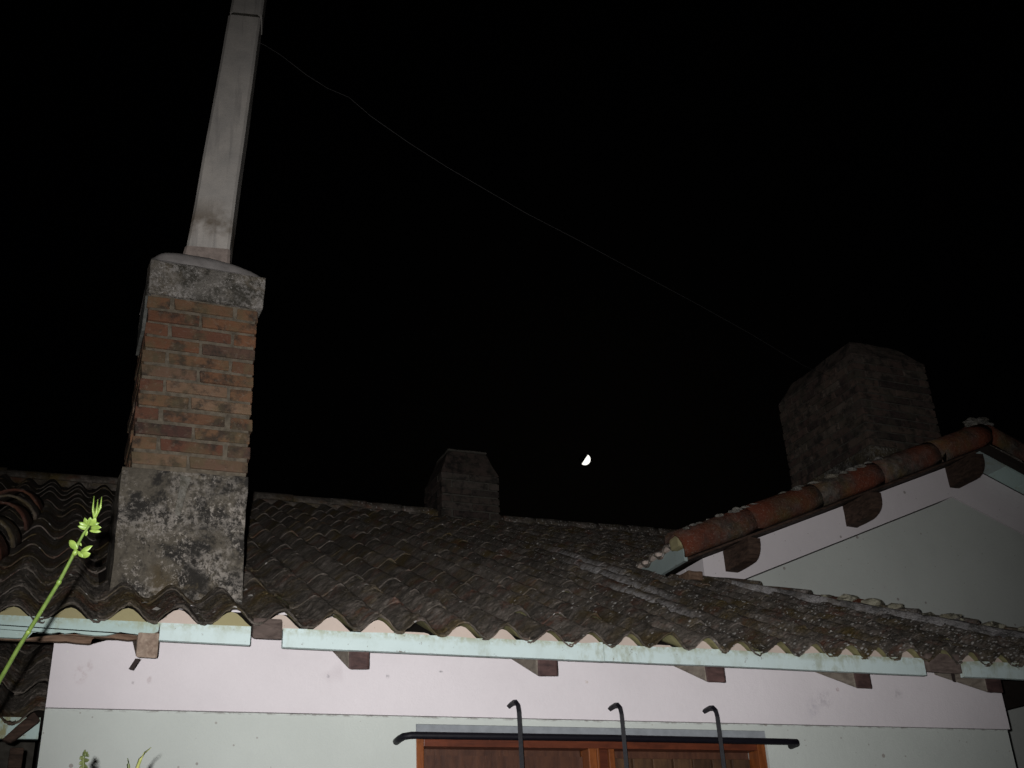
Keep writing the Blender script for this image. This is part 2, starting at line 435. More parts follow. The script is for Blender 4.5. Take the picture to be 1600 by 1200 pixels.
# ================================================================== FRONT HOUSE
OV = 0.42                       # eave overhang in front of the wall plane y = 0
SL = R(25); TS = 0.2            # roof slope, tile module
AMP, TH = 0.064, 0.010          # height of the tile wave, tile thickness
RY = 5.2                        # ridge
XL, XR = 0.156, 5.144
def plane_z(y): return (y+OV)*math.tan(SL) - AMP/2
house = thing('house', (2.65, 0, GZ), 'pink and pale green house under mossy wavy tiles, brick chimney at its eave', 'house')

# walls, with an opening for the window
WX0, WX1, WZ1, WZ0 = 1.697, 3.535, -0.347, -1.55
bm = bmesh.new()
for (x0, x1, z0, z1) in ((XL, WX0, GZ, ZB-.0018), (WX1, XR-.012, GZ, ZB-.0018), (WX0, WX1, WZ1, ZB-.0018), (WX0, WX1, GZ, WZ0)):
    hexa(bm, box_pts(x0, x1, 0, .25, z0, z1))
hexa(bm, box_pts(XR-.262, XR-.012, .25, 9.8, GZ, ZB)); hexa(bm, box_pts(XL, XL+.25, .25, 9.8, GZ, ZB))
from_bm('wall', bm, M['green'], house)
bm = bmesh.new()
hexa(bm, box_pts(XL, XR, -.009, .25, ZB+.001, .13))
hexa(bm, box_pts(XR-.25, XR, .25, 9.8, ZB+.001, .13)); hexa(bm, box_pts(XL, XL+.25, .25, 9.8, ZB+.001, .13))
from_bm('wall_band', bm, M['pink'], house)['label'] = 'pale pink upper band of the wall'
box('lintel', WX0+.003, WX1+.07, .004, .2, -.392, WZ1-.001, M['lintel'], house)['label'] = 'bare grey lintel over the window'

# ---- window and its grille
win = box('window', WX0+.004, WX0+.040, .012, .10, WZ0, -.394, M['orange_wood'], house, .003)
win['label'] = 'varnished orange wooden window with dark sashes'
box('jamb', WX1-.05, WX1-.004, .012, .10, WZ0, -.394, M['orange_wood'], win, .003)
box('head', WX0+.041, WX1-.051, .016, .10, -.440, -.394, M['red_wood'], win, .003)
box('mullion', 2.545, 2.585, .008, .10, WZ0, -.4405, M['orange_wood'], win, .003)
box('mullion_bead', 2.5855, 2.598, .002, .06, WZ0, -.4405, M['orange_wood'], win, .003)
box('mullion', 2.5985, 2.655, .03, .10, WZ0, -.4405, M['red_wood'], win, .003)
box('mullion_bead', 2.6555, 2.685, .018, .10, WZ0, -.4405, M['orange_wood'], win, .003)
sx0, sx1 = WX0+.050, 2.543
bm = bmesh.new()
hexa(bm, box_pts(sx0, sx1, .075, .115, -.548, -.470)); hexa(bm, box_pts(sx0, sx1, .101, .114, -.4698, -.425)); hexa(bm, box_pts(sx0, sx0+.03, .075, .115, WZ0, -.5485)); hexa(bm, box_pts(sx1-.03, sx1, .075, .115, WZ0, -.5485))
from_bm('sash', bm, M['dark_wood'], win)
g = NT('window_glass', .03, .5)
g.b.inputs['Base Color'].default_value = (.9, .95, .93, 1); g.b.inputs['Transmission Weight'].default_value = 1; g.b.inputs['IOR'].default_value = 1.45
box('pane', sx0+.031, sx1-.031, .090, .094, WZ0, -.549, g.m, win)
box('curtain', sx0+.02, sx1-.02, .135, .14, WZ0, -.53, M['curtain'], win)
box('sash', 2.687, WX1-.052, .1005, .115, WZ0, -.425, M['dark_wood'], win)
for k in range(7):
    x0 = 2.70 + k*.111
    box('plank', x0, x0+.104, .078+rng.uniform(-.004, .004), .0995, WZ0, -.474, M['plank_wood'], win, .004)

bm = bmesh.new()
pts = [(1.606, .01, -.425), (1.607, -.045, -.420), (1.617, -.074, -.414), (1.65, -.085, -.410), (2.6, -.085, -.408), (3.60, -.085, -.412), (3.655, -.083, -.413), (3.672, -.06, -.416), (3.674, .01, -.42)]
tube(bm, pts, .0158, 10)
gr = from_bm('window_grille', bm, M['iron'], house, True)
gr['label'] = 'blue-black iron grille of one cross bar and hooked uprights'
for x in (2.150, 2.671, 3.193):
    bm = bmesh.new()
    pts = [(x-.004, .015, -.262), (x-.004, -.06, -.255), (x-.003, -.090, -.259), (x-.001, -.108, -.276), (x, -.1135, -.305), (x+.002, -.1135, -.5), (x+.003, -.1135, -1.6)]
    tube(bm, pts, .0135, 4, True, math.pi/4)
    from_bm('grille_bar', bm, M['iron'], gr)

# ---- eave: fascia boards, rafters
fy0, fy1 = -.392, -.366
def jag(x0, x1, z, amp, step=.03, drop=None):
    out = []; x = x0
    while x < x1:
        out.append((x, z + rng.uniform(-amp, amp))); x += step*rng.uniform(.6, 1.4)
    out.append((x1, z)); return out
# left board, its lower edge rotted away, the bare wood showing behind it
low = [(-1.6, -.136), (.02, -.134), (.06, -.132), (.075, -.112)] + jag(.10, .34, -.108, .004) + jag(.36, .50, -.098, .006) + [(.525, -.085)]
prism('fascia_board', [(-1.6, -.052)] + low + [(.53, -.05)], fy0, fy1-.008, M['mint_old'], house)['label'] = 'grimy mint fascia board with a rotted lower edge'
low = [(-1.6, -.138), (.03, -.138)] + jag(.05, .285, -.137, .003) + [(.287, -.123)] + jag(.30, .46, -.117, .006) + [(.49, -.100)]
prism('fascia_board', [(-1.6, -.06)] + low + [(.5, -.06)], fy1-.0075, fy1+.012, M['oldwood'], house)['label'] = 'bare brown rotten wood behind the fascia'
prism('fascia_board', [(.531, -.05), (.531, -.118), (.882, -.121), (.882, -.047)], fy0+.002, fy1, M['mint'], house)
for a, b in ((1.012, 2.46), (2.463, 4.283), (4.528, 6.12)):
    top = [(b, -.040)] + [(b-(b-a)*k/14, -.047+.007*((b-(b-a)*k/14) > 3.6)+rng.uniform(-.004, .002)) for k in range(1, 14)] + [(a, -.048)]
    prism('fascia_board', [(a, -.124)] + [(a+(b-a)*k/6, -.124+rng.uniform(-.0012, .0012)) for k in range(1, 6)] + [(b, -.125)] + top, fy0, fy1, M['mint'], house)
def rafter(x0, x1, yf, mat=M['rafter'], zf=-.197, ztop=-.085):
    t = math.tan(SL)
    p = []
    for z in (zf, ztop):
        for (x, y) in ((x0, yf), (x1, yf), (x1, .3), (x0, .3)):
            p.append((x, y, z + (y-yf)*t))
    bm = bmesh.new(); hexa(bm, p); finish(bm, .011, .004, x0*7, 1)
    o = from_bm('rafter', bm, mat, house)
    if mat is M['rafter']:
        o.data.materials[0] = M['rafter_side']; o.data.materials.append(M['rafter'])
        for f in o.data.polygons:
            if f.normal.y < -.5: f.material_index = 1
    return o
for x0, x1 in ((1.292, 1.383), (2.140, 2.241), (3.000, 3.106), (3.850, 3.952), (4.690, 4.80)):
    rafter(x0, x1, fy1+.002)
rf = rafter(.449, .532, fy1-.03, M['endgrain'], -.192, -.092); rf['label'] = 'rafter with a bare weathered end where the fascia has rotted'
def beam_end(x0, x1, yf, zf, zt):
    bm = bmesh.new(); p = []
    for z in (zf, zt):
        for (x, y) in ((x0, yf), (x1, yf), (x1, yf+.05), (x0, yf+.05)): p.append((x, y, z + (y-yf)*.3 - (.03 if z == zt and y > yf else 0)))
    hexa(bm, p); finish(bm, .010, .004, x0*3, 1)
    return from_bm('beam_end', bm, M['beam'], house)
beam_end(.888, 1.008, -.402, -.100, -.012); beam_end(4.30, 4.520, -.398, -.112, -.01)
for x, z0, yy, lean in ((.452, -.19, -.378, -.035), (4.466, -.105, -.372, -.002)):
    bm = bmesh.new(); hexa(bm, [(x+lean*.6, yy, z0-.040), (x+lean*.6+.016, yy, z0-.043), (x+lean*.6+.016, yy+.004, z0-.043), (x+lean*.6, yy+.004, z0-.040),
                                (x, yy, z0), (x+.018, yy, z0), (x+.018, yy+.004, z0), (x, yy+.004, z0)])
    from_bm('strap', bm, M['strap'], house)

# ---- roof: boarding, tiles
HX0, HY0, HX1, HY1 = 6.05, -OV, 4.40, 1.75          # hip line, from the corner up to the gabled wing
def hip_x(y): return HX0 + (y-HY0)/(HY1-HY0)*(HX1-HX0)
t_ = math.tan(SL); DZ = -.05
def dk(x, y): return (x, y, plane_z(y)+DZ)
SXW = 4.42                                          # side wall of the gabled wing
def valley_x(y): return 4.10 + max(0, (plane_z(y) - 1.16)/.42)
vs = [dk(-2.6, -.33), dk(5.95, -.33), dk(HX1, HY1), dk(4.45, 2.3), dk(7.3, RY), dk(-2.6, RY)]
zr = dk(0, RY)[2]
vs += [(6.02, 1.7, plane_z(-.33)+DZ), (-2.6, 10.5, plane_z(-.33)+DZ), (7.3, 10.5, plane_z(-.33)+DZ)]
roof = mesh('roof', vs, [(0, 1, 2, 3, 4, 5), (1, 6, 2), (5, 4, 8, 7)], M['deck'], house)
roof['label'] = 'dark mossy roof of wavy tiles'

def tile_mesh(seed, L=.47, nx=14, ny=9, chip=0.0, moss=0.0):
    rr = random.Random(seed)
    W = TS/2 + .012
    def prof(x): return AMP/2*math.cos(2*math.pi*x/TS)
    vs, fs = [], []
    chipx = rr.uniform(-.08, .08)
    S = Vector((seed*5.3, seed*2.7, seed*1.1))
    rows = [(-.004, -TH*.75), (-.006, -TH*.3), (-.002, 0.0)] + [(L*(j/ny)**1.12, 0.0) for j in range(1, ny+1)]
    def edge(x):
        e = noise.noise(Vector((x*30, seed*2.0, 0)))*.008 + noise.noise(Vector((x*95, seed*2.0, 4)))*.004
        if chip: e += max(0, 1-abs(x-chipx)/.03)*chip
        return e
    for (y, dz) in rows:
        for i in range(nx+1):
            x = -W + 2*W*i/nx
            n = .0055*noise.noise(Vector((x*16, y*9, 0))+S)
            if moss:
                p = Vector((x, y, 0))
                m = noise.noise(p*13+S)*.5+.5                  # where cushions grow
                f = noise.noise(p*48+S) + .8*noise.noise(p*105+S*2) + .5*noise.noise(p*190+S)
                n += moss*(.35+m*1.1)*f*.0058 + moss*max(0, m-.45)*.012
            else:
                n += .004*noise.noise(Vector((x*42, y*30, 9))+S)
            fr = max(0, 1-y/.09)
            vs.append((x, y + edge(x)*fr, prof(x) + n + dz + (.004*(i == nx))))
    N = nx+1; R_ = len(rows)
    for j in range(R_-1):
        for i in range(nx):
            q = j*N+i; fs.append((q, q+1, q+N+1, q+N))
    base = len(vs)
    for y in (0.012, L):
        for i in range(nx+1):
            x = -W + 2*W*i/nx
            vs.append((x, y + (edge(x) if y < .1 else 0), prof(x) - TH - .001))
    for i in range(nx):
        fs.append((base+N+i, base+N+i+1, base+i+1, base+i)); fs.append((base+i, base+i+1, i+1, i))
    return vs, fs
M['tile_under'] = m_plain('clean_olive_clay', (.36, .335, .17), .9, .15, .45, 22)
TILES, TILES_MID, TILES_LO = [], [], []
for s_ in range(8):
    for lst, kw in ((TILES, dict(nx=52, ny=76, moss=1.0)), (TILES_MID, dict(nx=34, ny=48, moss=.55)), (TILES_LO, dict(nx=14, ny=10, moss=.25))):
        vs, fs = tile_mesh(s_+1, chip=(0, .0, .018, 0, .01, 0, .026, .008)[s_], **kw)
        me = bpy.data.meshes.new('roof_tile'); me.from_pydata(vs, [], fs); me.materials.append(M['tile'])
        me.materials.append(M['tile_under'])
        nx_ = kw['nx']; nu = len(me.polygons) - 2*nx_
        me.polygons.foreach_set('material_index', [0]*nu + [1, 0]*nx_)
        me.polygons.foreach_set('use_smooth', [True]*len(me.polygons)); me.update()
        lst.append(me)
# the crests of the eave course as they sag and spread
CX = [22, 112, 202, 282, 365, 442, 522, 595, 657, 727, 792, 862, 927, 987, 1047, 1105, 1161, 1220, 1276, 1329, 1376, 1426, 1475, 1520, 1565]
CY = [944.5, 945.5, 947, 949.5, 953, 957, 961, 966, 969, 974, 979, 984, 987, 990, 993, 997, 1001, 1003, 1005, 1009, 1011, 1012.5, 1015, 1018, 1022]
crest = {i: at_y(CX[i], CY[i], -OV) for i in range(25)}
def col_x(i): return crest[i].x if i in crest else (TS*i if i > 24 else crest[0].x + TS*i)
def col_dz(i, row):
    if i in crest: d = crest[i].z
    elif i > 24: d = crest[24].z
    else: d = crest[0].z
    return d*max(0.0, 1-row/5)
EXPO = .40*math.cos(SL)
def tile_list():
    out = []
    for row in range(15):
        y0 = -OV + row*EXPO
        for i in range(-12, 37):
            x = col_x(i)
            if row == 14 and y0 > RY-.1: continue
            ym = y0 + .2
            if ym < HY1:
                if x > hip_x(ym)-.02: continue
            elif x > valley_x(ym)+.02: continue
            if .38 < x < .86 and .12 < y0 and y0 < .40: continue     # the chimney stands here
            out.append((row, i, x, y0))
    return out
tl = tile_list()
def near(t):
    row, i, x, y0 = t
    vis = x > -.5 + .0*row
    return (not vis, row, abs(x-2))
tl.sort(key=near)
def tile_mx(row, i, x, y0):
    lift = .008
    jr = random.Random(row*97+i*13)
    loc = Vector((x + jr.uniform(-.003, .003), y0 + jr.uniform(-.012, .012) + (0 if row else .006), plane_z(y0) + col_dz(i, row) + lift*(row > 0) + (.010 if row == 0 else .004) + jr.uniform(-.003, .003)))
    return Matrix.Translation(loc) @ Matrix.Rotation(SL - (.02 if row else .02) + jr.uniform(-.012, .012), 4, 'X') @ Matrix.Rotation(jr.uniform(-.02, .02), 4, 'Z') @ Matrix.Rotation(jr.uniform(-.03, .03), 4, 'Y')
proto = {}
far_v, far_f = [], []
for k, t in enumerate(tl):
    me = ((TILES if t[0] < 3 else TILES_MID) if k < 296 else TILES_LO)[random.Random(t[0]*31+t[1]*7).randrange(8)]
    mw = tile_mx(*t)
    if k < 296:
        o = bpy.data.objects.new('roof_tile', me); o.matrix_basis = mw; put(o, roof)
    else:
        b = len(far_v)
        far_v += [mw @ v.co for v in me.vertices]; far_f += [[b+q for q in p.vertices] for p in me.polygons]
fo = mesh('roof_tile_field', far_v, far_f, M['tile'], roof, True, 'stuff', False)

# mortar closing the mouths of the eave tiles
for i in range(-3, 29):
    x = col_x(i); dz = col_dz(i, 0)
    wx = .078
    poly = [(x-wx, -.052)] + [(x-wx+2*wx*k/8, AMP/2*math.cos(2*math.pi*(-wx+2*wx*k/8)/TS) - AMP/2 - TH + dz + .012) for k in range(9)] + [(x+wx, -.052)]
    poly = [(a, max(b, -.052) if 0 < q < len(poly)-1 else b) for q, (a, b) in enumerate(poly)]
    olive = i in (-2, -1, 0, 1, 2, 4) or i > 24
    yb = -OV + (.036 if i < 8 else .052) + rng.uniform(0, .010)
    cut = i in (8, 14)
    o = prism('mortar_infill', [(a, min(b, -.026)) for a, b in poly] if cut else poly, yb + (.02 if cut else 0), yb+.12, M['infill_olive' if olive else 'infill_pink'], roof)

def half_tile(name, p0, p1, r0, r1, mat, parent, up=Vector((0, 0, 1)), seed=0, seg=10, th=.014, arc=math.pi, rough=.006):
    """half-round tile from p0 (low end) to p1"""
    p0, p1 = Vector(p0), Vector(p1); d = (p1-p0).normalized()
    s = d.cross(up).normalized(); u = s.cross(d).normalized()
    bm = bmesh.new(); rings = []
    ny = 4
    for lay in (0, 1):
        for j in range(ny+1):
            c = p0 + (p1-p0)*(j/ny); r = r0+(r1-r0)*j/ny - th*lay
            ring = []
            for k in range(seg+1):
                a = (math.pi-arc)/2 + arc*k/seg
                n = noise.noise(Vector((k*.35+seed*3.3, j*.9, seed)))
                ring.append(bm.verts.new(c + (s*math.cos(a) + u*math.sin(a))*(r + n*rough)))
            rings.append(ring)
    for lay in (0, 1):
        for j in range(ny):
            A, B = rings[lay*(ny+1)+j], rings[lay*(ny+1)+j+1]
            for k in range(seg): bm.faces.new((A[k], A[k+1], B[k+1], B[k]))
    for j in (0, ny):
        A, B = rings[j], rings[ny+1+j]
        for k in range(seg): bm.faces.new((A[k], A[k+1], B[k+1], B[k]))
    for k in (0, seg):
        for j in range(ny): bm.faces.new((rings[j][k], rings[j+1][k], rings[ny+2+j][k], rings[ny+1+j][k]))
    return from_bm(name, bm, mat, parent, True)
def lump(name, pts, r, mat, parent, seed=0, sub=2, squash=.6):
    """a run of rough mortar dabs"""
    bm = bmesh.new()
    for k, p in enumerate(pts):
        rr = r*random.Random(seed*50+k).uniform(.6, 1.25)
        geo = bmesh.ops.create_icosphere(bm, subdivisions=sub, radius=1)
        for v in geo['verts']:
            n = noise.noise(v.co*1.9 + Vector((k*3.1, seed, 0)))
            v.co = Vector(p) + Vector((v.co.x*1.3, v.co.y, v.co.z*squash))*rr*(1+.45*n)
    return from_bm(name, bm, mat, parent, False)

# ridge tiles
x = -2.6; k = 0
while x < 7.3:
    z = plane_z(RY) - .005 - .018*math.sin(max(0, min(1, (x-2.5)/3.2))*math.pi) + rng.uniform(-.008, .008)
    half_tile('ridge_tile', (x, RY, z), (x+.40, RY, z-.004), .088, .10, M['tile'], roof, seed=k)
    x += .36; k += 1
# hip caps and their mortar, against the gabled wing
hp = []
n = 8
for k in range(n):
    a = 1-k/n; b = 1-(k+1)/n
    y0 = HY0 + (HY1-HY0)*(k/n)*.985; y1 = HY0 + (HY1-HY0)*((k+1)/n)*.985 + .08
    p0 = Vector((hip_x(y0)+.02, y0, plane_z(y0)-.012)); p1 = Vector((hip_x(y1)+.02, y1, plane_z(y1)-.03))
    mat = M['tile_red'] if k in (5, 2) else M['tile']
    half_tile('hip_tile', p0, p1, .088, .070, mat, roof, seed=30+k, rough=.012)
pts = []
for k in range(26):
    y = HY0 + (HY1-HY0)*(k+.3)/27 + rng.uniform(-.03, .03)
    pts.append((hip_x(y)-.03+rng.uniform(-.05, .05), y, plane_z(y)+.052+rng.uniform(-.014, .012)))
lump('hip_mortar', [q for k, q in enumerate(pts) if k < 19], .058, M['hip_mortar'], roof, 4, 2, .62)['kind'] = 'stuff'
# cement fillet bedded along the foot of the hip
vs, fs = [], []
N = 40
for k in range(N+1):
    y = HY0+.10 + (HY1-HY0-.42)*k/N
    wdt = (.045+.085*max(0, 1-k/26))*(1+.5*noise.noise(Vector((k*.4, 0, 3))))*(1 if k < 36 else .6)
    cxx = hip_x(y) - .205 + .02*noise.noise(Vector((k*.5, 5, 0)))
    for j, q in enumerate((-1, -.35, .35, 1)):
        vs.append((cxx + q*wdt, y, plane_z(y) + .058 + (.012 if j in (1, 2) else -.035) + .008*noise.noise(Vector((k*.7, j*2.1, 1)))))
for k in range(N):
    for j in range(3): a = k*4+j; fs.append((a, a+1, a+5, a+4))
mesh('cement_fillet', vs, fs, m_mould('grey_cement', (.42, .40, .40), (.10, .095, .09), (.52, .50, .49), 1.5, 5.0), roof, True)
# stack of reddish cap tiles at the left verge
for k, (px, py, y) in enumerate(((52, 800, 2.55), (44, 812, 2.15), (30, 824, 1.75), (6, 862, 1.05), (-18, 884, .62))):
    p = at_y(px, py, y); z = plane_z(y)
    p0 = Vector((p.x-.12, y, z+.0)); p1 = p0 + Vector((.05, .42*math.cos(SL), .42*math.sin(SL)-.02))
    half_tile('hip_tile', p0, p1, .165, .14, M['cap_red'] if k % 2 == 0 else M['tile'], roof, seed=60+k, rough=.01)

# ---- chimneys
def brick_set(nv=5, L=.245, H=.062, D=.115, mat=M['brick'], cut=0):
    out = []
    for s in range(nv):
        bm = bmesh.new(); hexa(bm, box_pts(-L/2, L/2, -D/2, D/2, -H/2, H/2)); finish(bm, .005, 0)
        for v in bm.verts:
            q = v.co*23 + Vector((s*7.1, s*3.3, 0))
            v.co += Vector((noise.noise(q), noise.noise(q+Vector((3, 9, 2))), noise.noise(q+Vector((8, 1, 5)))))*.0065
        me = bpy.data.meshes.new('brick'); bmesh.ops.recalc_face_normals(bm, faces=bm.faces); bm.to_mesh(me); bm.free()
        me.materials.append(mat); out.append(me)
    return out
def brickwork(parent, x0, x1, y0, y1, z0, z1, course, mat, stretch=.245, proud=0.0, jit=.003, lean=None, sides='flrb'):
    """four brick faces; quoins alternate so that each course breaks joint with the next"""
    J = .014
    n = max(1, round((z1-z0)/course)); ch = (z1-z0)/n
    cache = {}
    def get(L, D, s):
        key = (round(L, 3), round(D, 3), s)
        if key not in cache: cache[key] = brick_set(1, L, ch-J, D, mat)[0]
        return cache[key]
    cnt = 0
    D = .105
    for r in range(n):
        zc = z0 + ch*(r+.5)
        ox = lean(zc) if lean else 0.0
        for side in sides:
            along_x = side in 'fb'
            a0, a1 = (x0, x1) if along_x else (y0, y1)
            # quoins: even courses run through on front and back, odd ones on the sides
            thru = (r % 2 == 0) == along_x
            if not thru: a0 += D+J; a1 -= D+J
            W = a1-a0
            k = max(1, round(W/(stretch+J)))
            if True:
                ln = [(W-(k-1)*J)/k]*k
                if k > 1:
                    for q in range(k-1):
                        d = rng.choice((-.028, -.012, 0, .012, .028)); ln[q] += d; ln[q+1] -= d
            else:
                h = (W-(k-1)*J-0)/k
                ln = [h/2] + [h]*(k-1) + [h/2]
                tot = W-(len(ln)-1)*J; q = tot/sum(ln); ln = [l*q for l in ln]
            a = a0
            for l in ln:
                c = a + l/2; a += l + J
                rz = rng.uniform(-.01, .01)
                pr = proud + rng.uniform(-jit, jit*1.6)
                if along_x:
                    yy = (y0 + D/2 - pr) if side == 'f' else (y1 - D/2 + pr)
                    loc = (c+ox, yy, zc + rng.uniform(-.002, .002)); ang = rz
                else:
                    xx = (x0 + D/2 - pr) if side == 'l' else (x1 - D/2 + pr)
                    loc = (xx+ox, c, zc + rng.uniform(-.002, .002)); ang = math.pi/2 + rz
                o = bpy.data.objects.new('brick', get(l, D, rng.randrange(3)))
                o.matrix_basis = Matrix.Translation(loc) @ Matrix.Rotation(ang, 4, 'Z') @ Matrix.Rotation(rng.uniform(-.006, .006), 4, 'Y')
                put(o, parent); cnt += 1
    return cnt
# tall chimney over the eave
CX0, CX1, CY0, CY1 = .376, .896, .038, .575
ch1 = box('chimney', CX0+.006, CX1-.008, CY0+.005, CY1-.008, .70, 1.70, M['mortar'], house, 0, .004, 2, 5)
ch1['label'] = 'tall weathered brick chimney with rendered base, cap and square cement flue'
brickwork(ch1, CX0, CX1, CY0, CY1, .772, 1.662, .0742, M['brick'], .245, .002, .004)
bm = bmesh.new()
hexa(bm, [(.352, .022, .02), (.906, .022, .02), (.906, .60, .02), (.352, .60, .02), (.337, .028, .752), (.899, .028, .762), (.899, .59, .762), (.337, .59, .752)])
finish(bm, .006, .010, 1, 9)
from_bm('plinth', bm, M['plinth'], ch1)['label'] = 'mouldy rendered base of the chimney'
bm = bmesh.new(); hexa(bm, [(.583, .018, .55), (.606, .018, .545), (.606, .04, .545), (.583, .04, .55), (.588, .016, .735), (.630, .016, .735), (.630, .04, .735), (.588, .04, .735)]); finish(bm, .004, .016, 8, 5)
from_bm('render_seam', bm, m_mould('seam_render', (.20, .19, .165), (.07, .065, .05), (.30, .28, .25), 1.3, 2.0, .5), ch1)
bm = bmesh.new()
hexa(bm, [(.364, .020, 1.664), (.916, .020, 1.664), (.916, .592, 1.664), (.364, .592, 1.664), (.360, .016, 1.848), (.926, .016, 1.842), (.926, .60, 1.842), (.360, .60, 1.848)])
finish(bm, .008, .010, 4, 7)
from_bm('cap', bm, M['cap'], ch1)['label'] = 'stained rendered cap of the chimney'
bm = bmesh.new()
N = 16; gv = []
for j in range(N+1):
    row_ = []
    for i in range(N+1):
        u, v = -1+2*i/N, -1+2*j/N
        u = math.copysign(abs(u)**.6, u); v = math.copysign(abs(v)**.5, v)
        h = .092*(1-abs(u)**9)*(1-abs(v)**9)*(1-.22*u-.10*u*u) + .05*max(0, 1-abs(u+.0))*(1-abs(v)**2)
        n_ = .006*noise.noise(Vector((u*3, v*3, 5)))
        row_.append(bm.verts.new((.643+.281*u, .308+.291*v, 1.846-.004*u + h + n_)))
    gv.append(row_)
for j in range(N):
    for i in range(N): bm.faces.new((gv[j][i], gv[j][i+1], gv[j+1][i+1], gv[j+1][i]))
from_bm('cap_top', bm, M['captop'], ch1, True)
bm = bmesh.new(); hexa(bm, box_pts(CX0-.020, CX0-.004, CY0+.02, CY0+.30, 1.47, 1.662)); finish(bm, .004, .008, 5, 2)
from_bm('plaster_patch', bm, M['plaster_patch'], ch1)
# flue: square cement pipe, a little turned and leaning
def flue_seg(name, z0, z1, hw0, hw1, mat, x_at, rot=R(-11), bev=.014, n=14, rough=.004, yc=.31):
    bm = bmesh.new(); rings = []
    for k in range(n+1):
        z = z0 + (z1-z0)*k/n; h = hw0 + (hw1-hw0)*k/n
        c, s = math.cos(rot), math.sin(rot); ring = []
        b = min(bev, h*.5)
        for (ax, ay) in ((-h+b, -h), (h-b, -h), (h, -h+b), (h, h-b), (h-b, h), (-h+b, h), (-h, h-b), (-h, -h+b)):
            q = noise.noise(Vector((ax*12, ay*12, z*2.2)))*rough
            ring.append(bm.verts.new((x_at(z) + ax*c - ay*s + q, yc + ax*s + ay*c + q, z)))
        rings.append(ring)
    for A, B in zip(rings, rings[1:]):
        for j in range(8): bm.faces.new((A[j], A[(j+1) % 8], B[(j+1) % 8], B[j]))
    bm.faces.new(rings[0]); bm.faces.new(list(reversed(rings[-1])))
    o = from_bm(name, bm, mat, ch1); return o
_a, _b = at_y(330, 395, .21), at_y(385, 40, .21)
def fx(z): return _a.x + (_b.x-_a.x)*(z-_a.z)/(_b.z-_a.z)
flue_seg('flue', 2.02, 3.745, .109, .0935, M['flue'], fx)['label'] = 'square cement flue pipe on the tall chimney'
flue_seg('flue_joint', 3.7455, 3.775, .083, .083, M['mortar_dark'], fx, n=2)
flue_seg('flue', 3.7755, 4.75, .0925, .089, M['flue'], lambda z: fx(z)+.004)
flue_seg('collar', 1.985, 2.085, .122, .113, M['collar'], fx, n=3, rough=.008)

# low wide chimney on the ridge
x0, x1 = at_y(690, 760, 5.0).x, at_y(780, 770, 5.0).x
ZS, ZT = 3.00, 3.27
ch2 = box('chimney', x0+.012, x1-.012, 5.012, 5.54, 2.2, ZS, M['mortar_dark'], house, 0, .004, 2, 3)
ch2['label'] = 'squat brick chimney with sloping shoulders on the ridge'
nb2 = brickwork(ch2, x0, x1, 5.0, 5.55, 2.45, ZS, .078, M['brick_dim'], .245, .001, .004)
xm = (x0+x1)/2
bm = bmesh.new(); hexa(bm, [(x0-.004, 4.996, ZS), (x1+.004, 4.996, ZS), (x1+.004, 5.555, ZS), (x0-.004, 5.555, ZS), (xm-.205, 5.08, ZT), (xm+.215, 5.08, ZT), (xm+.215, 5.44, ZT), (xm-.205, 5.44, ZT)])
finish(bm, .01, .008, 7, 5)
from_bm('shoulder', bm, m_brick('dimmed_shoulder', .34, .5), ch2)  # same fade of the light put into the shoulder's colour
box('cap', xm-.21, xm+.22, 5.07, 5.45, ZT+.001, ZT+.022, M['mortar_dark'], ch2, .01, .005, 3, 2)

# ================================================================== GABLED WING
GYW, GYV = 1.75, 1.45            # gable wall plane, verge plane
gh = thing('gabled_house', (7.05, GYW, GZ), 'taller gabled house wing with red verge tiles rising behind the mossy roof', 'house')
A = at_y(1102, 842, GYV); B = at_y(1500, 697, GYV)
gs = (B.z-A.z)/(B.x-A.x)         # its roof slope
AX = 7.08                        # ridge
AZ = A.z + gs*(AX-A.x)
EX = 4.075                       # eave
def gz(x): return AZ - gs*abs(x-AX)     # axis of the verge tiles
c1 = at_y(1145, 912, GYW); c2 = at_y(1488, 776, GYW)
def band_z(x): return (c2.z + (c2.z-c1.z)/(c2.x-c1.x)*(x-c2.x)) if x < c2.x else (c2.z - gs*(x-c2.x))
X2 = 2*AX-SXW
off = -.10
prism('wall', [(SXW, GZ), (X2, GZ), (X2, band_z(X2)-.010), (c2.x, c2.z-.010), (SXW+.02, band_z(SXW+.02)-.010)], GYW, GYW+.25, M['green_g'], gh)
prism('wall_band', [(SXW-.004, band_z(SXW)-.25), (SXW+.02, band_z(SXW+.02)), (c2.x, c2.z+.001), (X2, band_z(X2)+.001), (X2, gz(X2)+off), (AX, AZ+off), (SXW-.004, gz(SXW)+off)], GYW-.008, GYW+.24, M['pink_g'], gh)['label'] = 'pale pink band under the gable verge'
box('wall', SXW-.003, SXW+.247, GYW+.25, 4.7, GZ, gz(SXW)+off, M['pink_g'], gh)
box('wall', X2-.25, X2, GYW+.25, 4.7, GZ, gz(X2)+off, M['pink_g'], gh)
